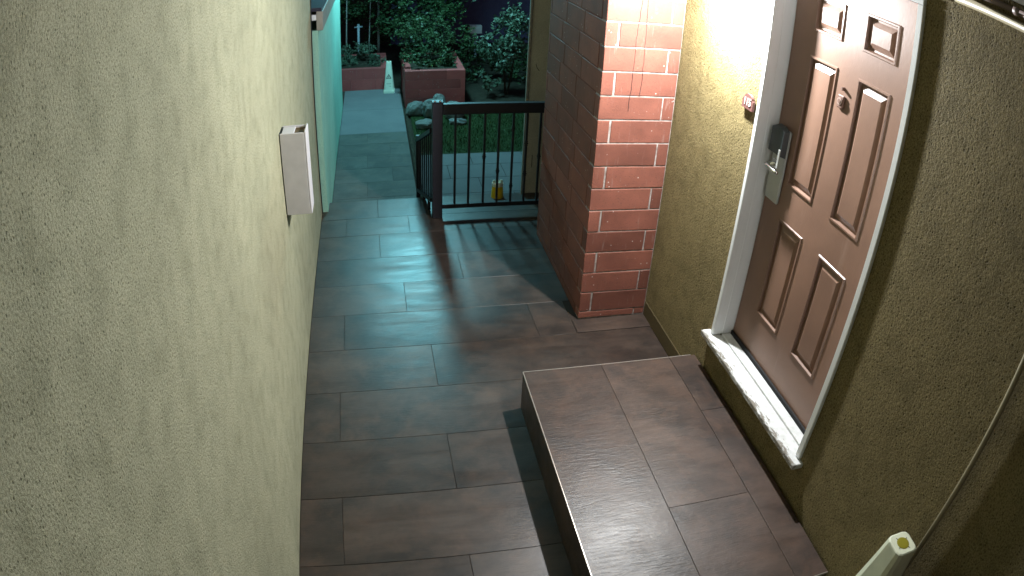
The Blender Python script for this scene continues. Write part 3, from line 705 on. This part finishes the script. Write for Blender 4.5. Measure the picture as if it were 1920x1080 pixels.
plant('dark_bush', 'deep shaded bush between the wide planter and the lit bush', 'bush', (2.1, 10.9, GL),
      [([(2.1, 10.9, GL - .1), (2.1, 10.9, .6)], .02)],
      [((2.1, 10.9, .3), (.35, .4, .45)), ((2.9, 10.8, .1), (.6, .4, .3))], 2300, .075, M['leaf_dark'], M['bark'], 10)
plant('background_tree', 'broad dark tree at the back left of the garden', 'tree', (-.6, 14.0, GL),
      [([(-.6, 14.0, GL - .1), (-.58, 14.0, 1.0), (-.5, 14, 2.2)], .07)],
      [((-.4, 14, .8), (1.1, .6, .9)), ((.9, 14.0, .9), (.9, .6, 1.0)), ((.2, 14, 2.0), (1.6, .7, .8))], 6000, .12, M['leaf_dark'], M['bark'], 12)

# garden pole with a cross arm
gp = thing('garden_pole', 'thin grey pole with a short cross arm behind the left planter', 'pole', (.258, 12.0, GL))
bm = bmesh.new(); tube(bm, [(.258, 12, GL - .1), (.262, 12, .66)], .022, 10); obj('pole', bm, M['pole_paint'], gp, True)
bm = bmesh.new(); tube(bm, [(.19, 12, .60), (.335, 12, .61)], .013, 8); obj('cross_arm', bm, M['pole_paint'], gp, True)
# floodlight that lights the garden, above the picture
fp = thing('flood_lamp', 'floodlight on a short bent mast on the roof edge of the garden building', 'floodlight', (-.05, FLOOD[1], 1.90))
bm = bmesh.new(); tube(bm, [(-.05, FLOOD[1], 1.901), (-.05, FLOOD[1], 2.9), (.05, FLOOD[1], 3.15), (.35, FLOOD[1], 3.26), (FLOOD[0] - .1, FLOOD[1], 3.245)], [.03, .026, .024, .022, .02], 10); obj('mast', bm, M['pole_paint'], fp, True)
bm = bmesh.new(); box(bm, FLOOD[0] - .16, FLOOD[0] + .16, FLOOD[1] - .16, FLOOD[1] + .16, FLOOD[2] + .17, FLOOD[2] + .27, .02); lh = obj('lamp_head', bm, M['pole_paint'], fp)
bm = bmesh.new(); box(bm, FLOOD[0] - .13, FLOOD[0] + .13, FLOOD[1] - .13, FLOOD[1] + .13, FLOOD[2] + .158, FLOOD[2] + .1695); obj('lamp_glass', bm, M['flood_glass'], lh)
# wall lamp above the door side, its glow is what lights the walkway
wl = thing('wall_lamp', 'lit wall lamp above the plaque, its glow washing the wall white', 'wall lamp', (W, LAMP[1], 2.57))
bx('back_plate', M['white_paint'], wl, W - 0.02, W - 0.0006, LAMP[1] - .05, LAMP[1] + .05, 2.57, 2.69, .004)
bm = bmesh.new(); tube(bm, [(W - .02, LAMP[1], 2.645), (LAMP[0], LAMP[1], 2.645)], .009, 10); obj('arm', bm, M['white_paint'], wl, True)
bm = bmesh.new(); lathe(bm, [(.098, .0), (.102, .004), (.07, .06), (.02, .105)], (LAMP[0], LAMP[1], LAMP[2] + .042), 28); obj('added_shade', bm, M['dark_hood'], wl, True)  # unseen shade, made wide and low to block the lamp's upward light
bm = bmesh.new(); lathe(bm, [(.012, .0), (.02, .004), (.02, .008)], (LAMP[0], LAMP[1], LAMP[2] + .033), 16); obj('bulb', bm, M['bulb'], wl, True)
for o in list(COL.objects):
    if o.type == 'LIGHT':
        p = wl if o.name.startswith('wall') else fp
        o.location = o.location - p.location; o.parent = p
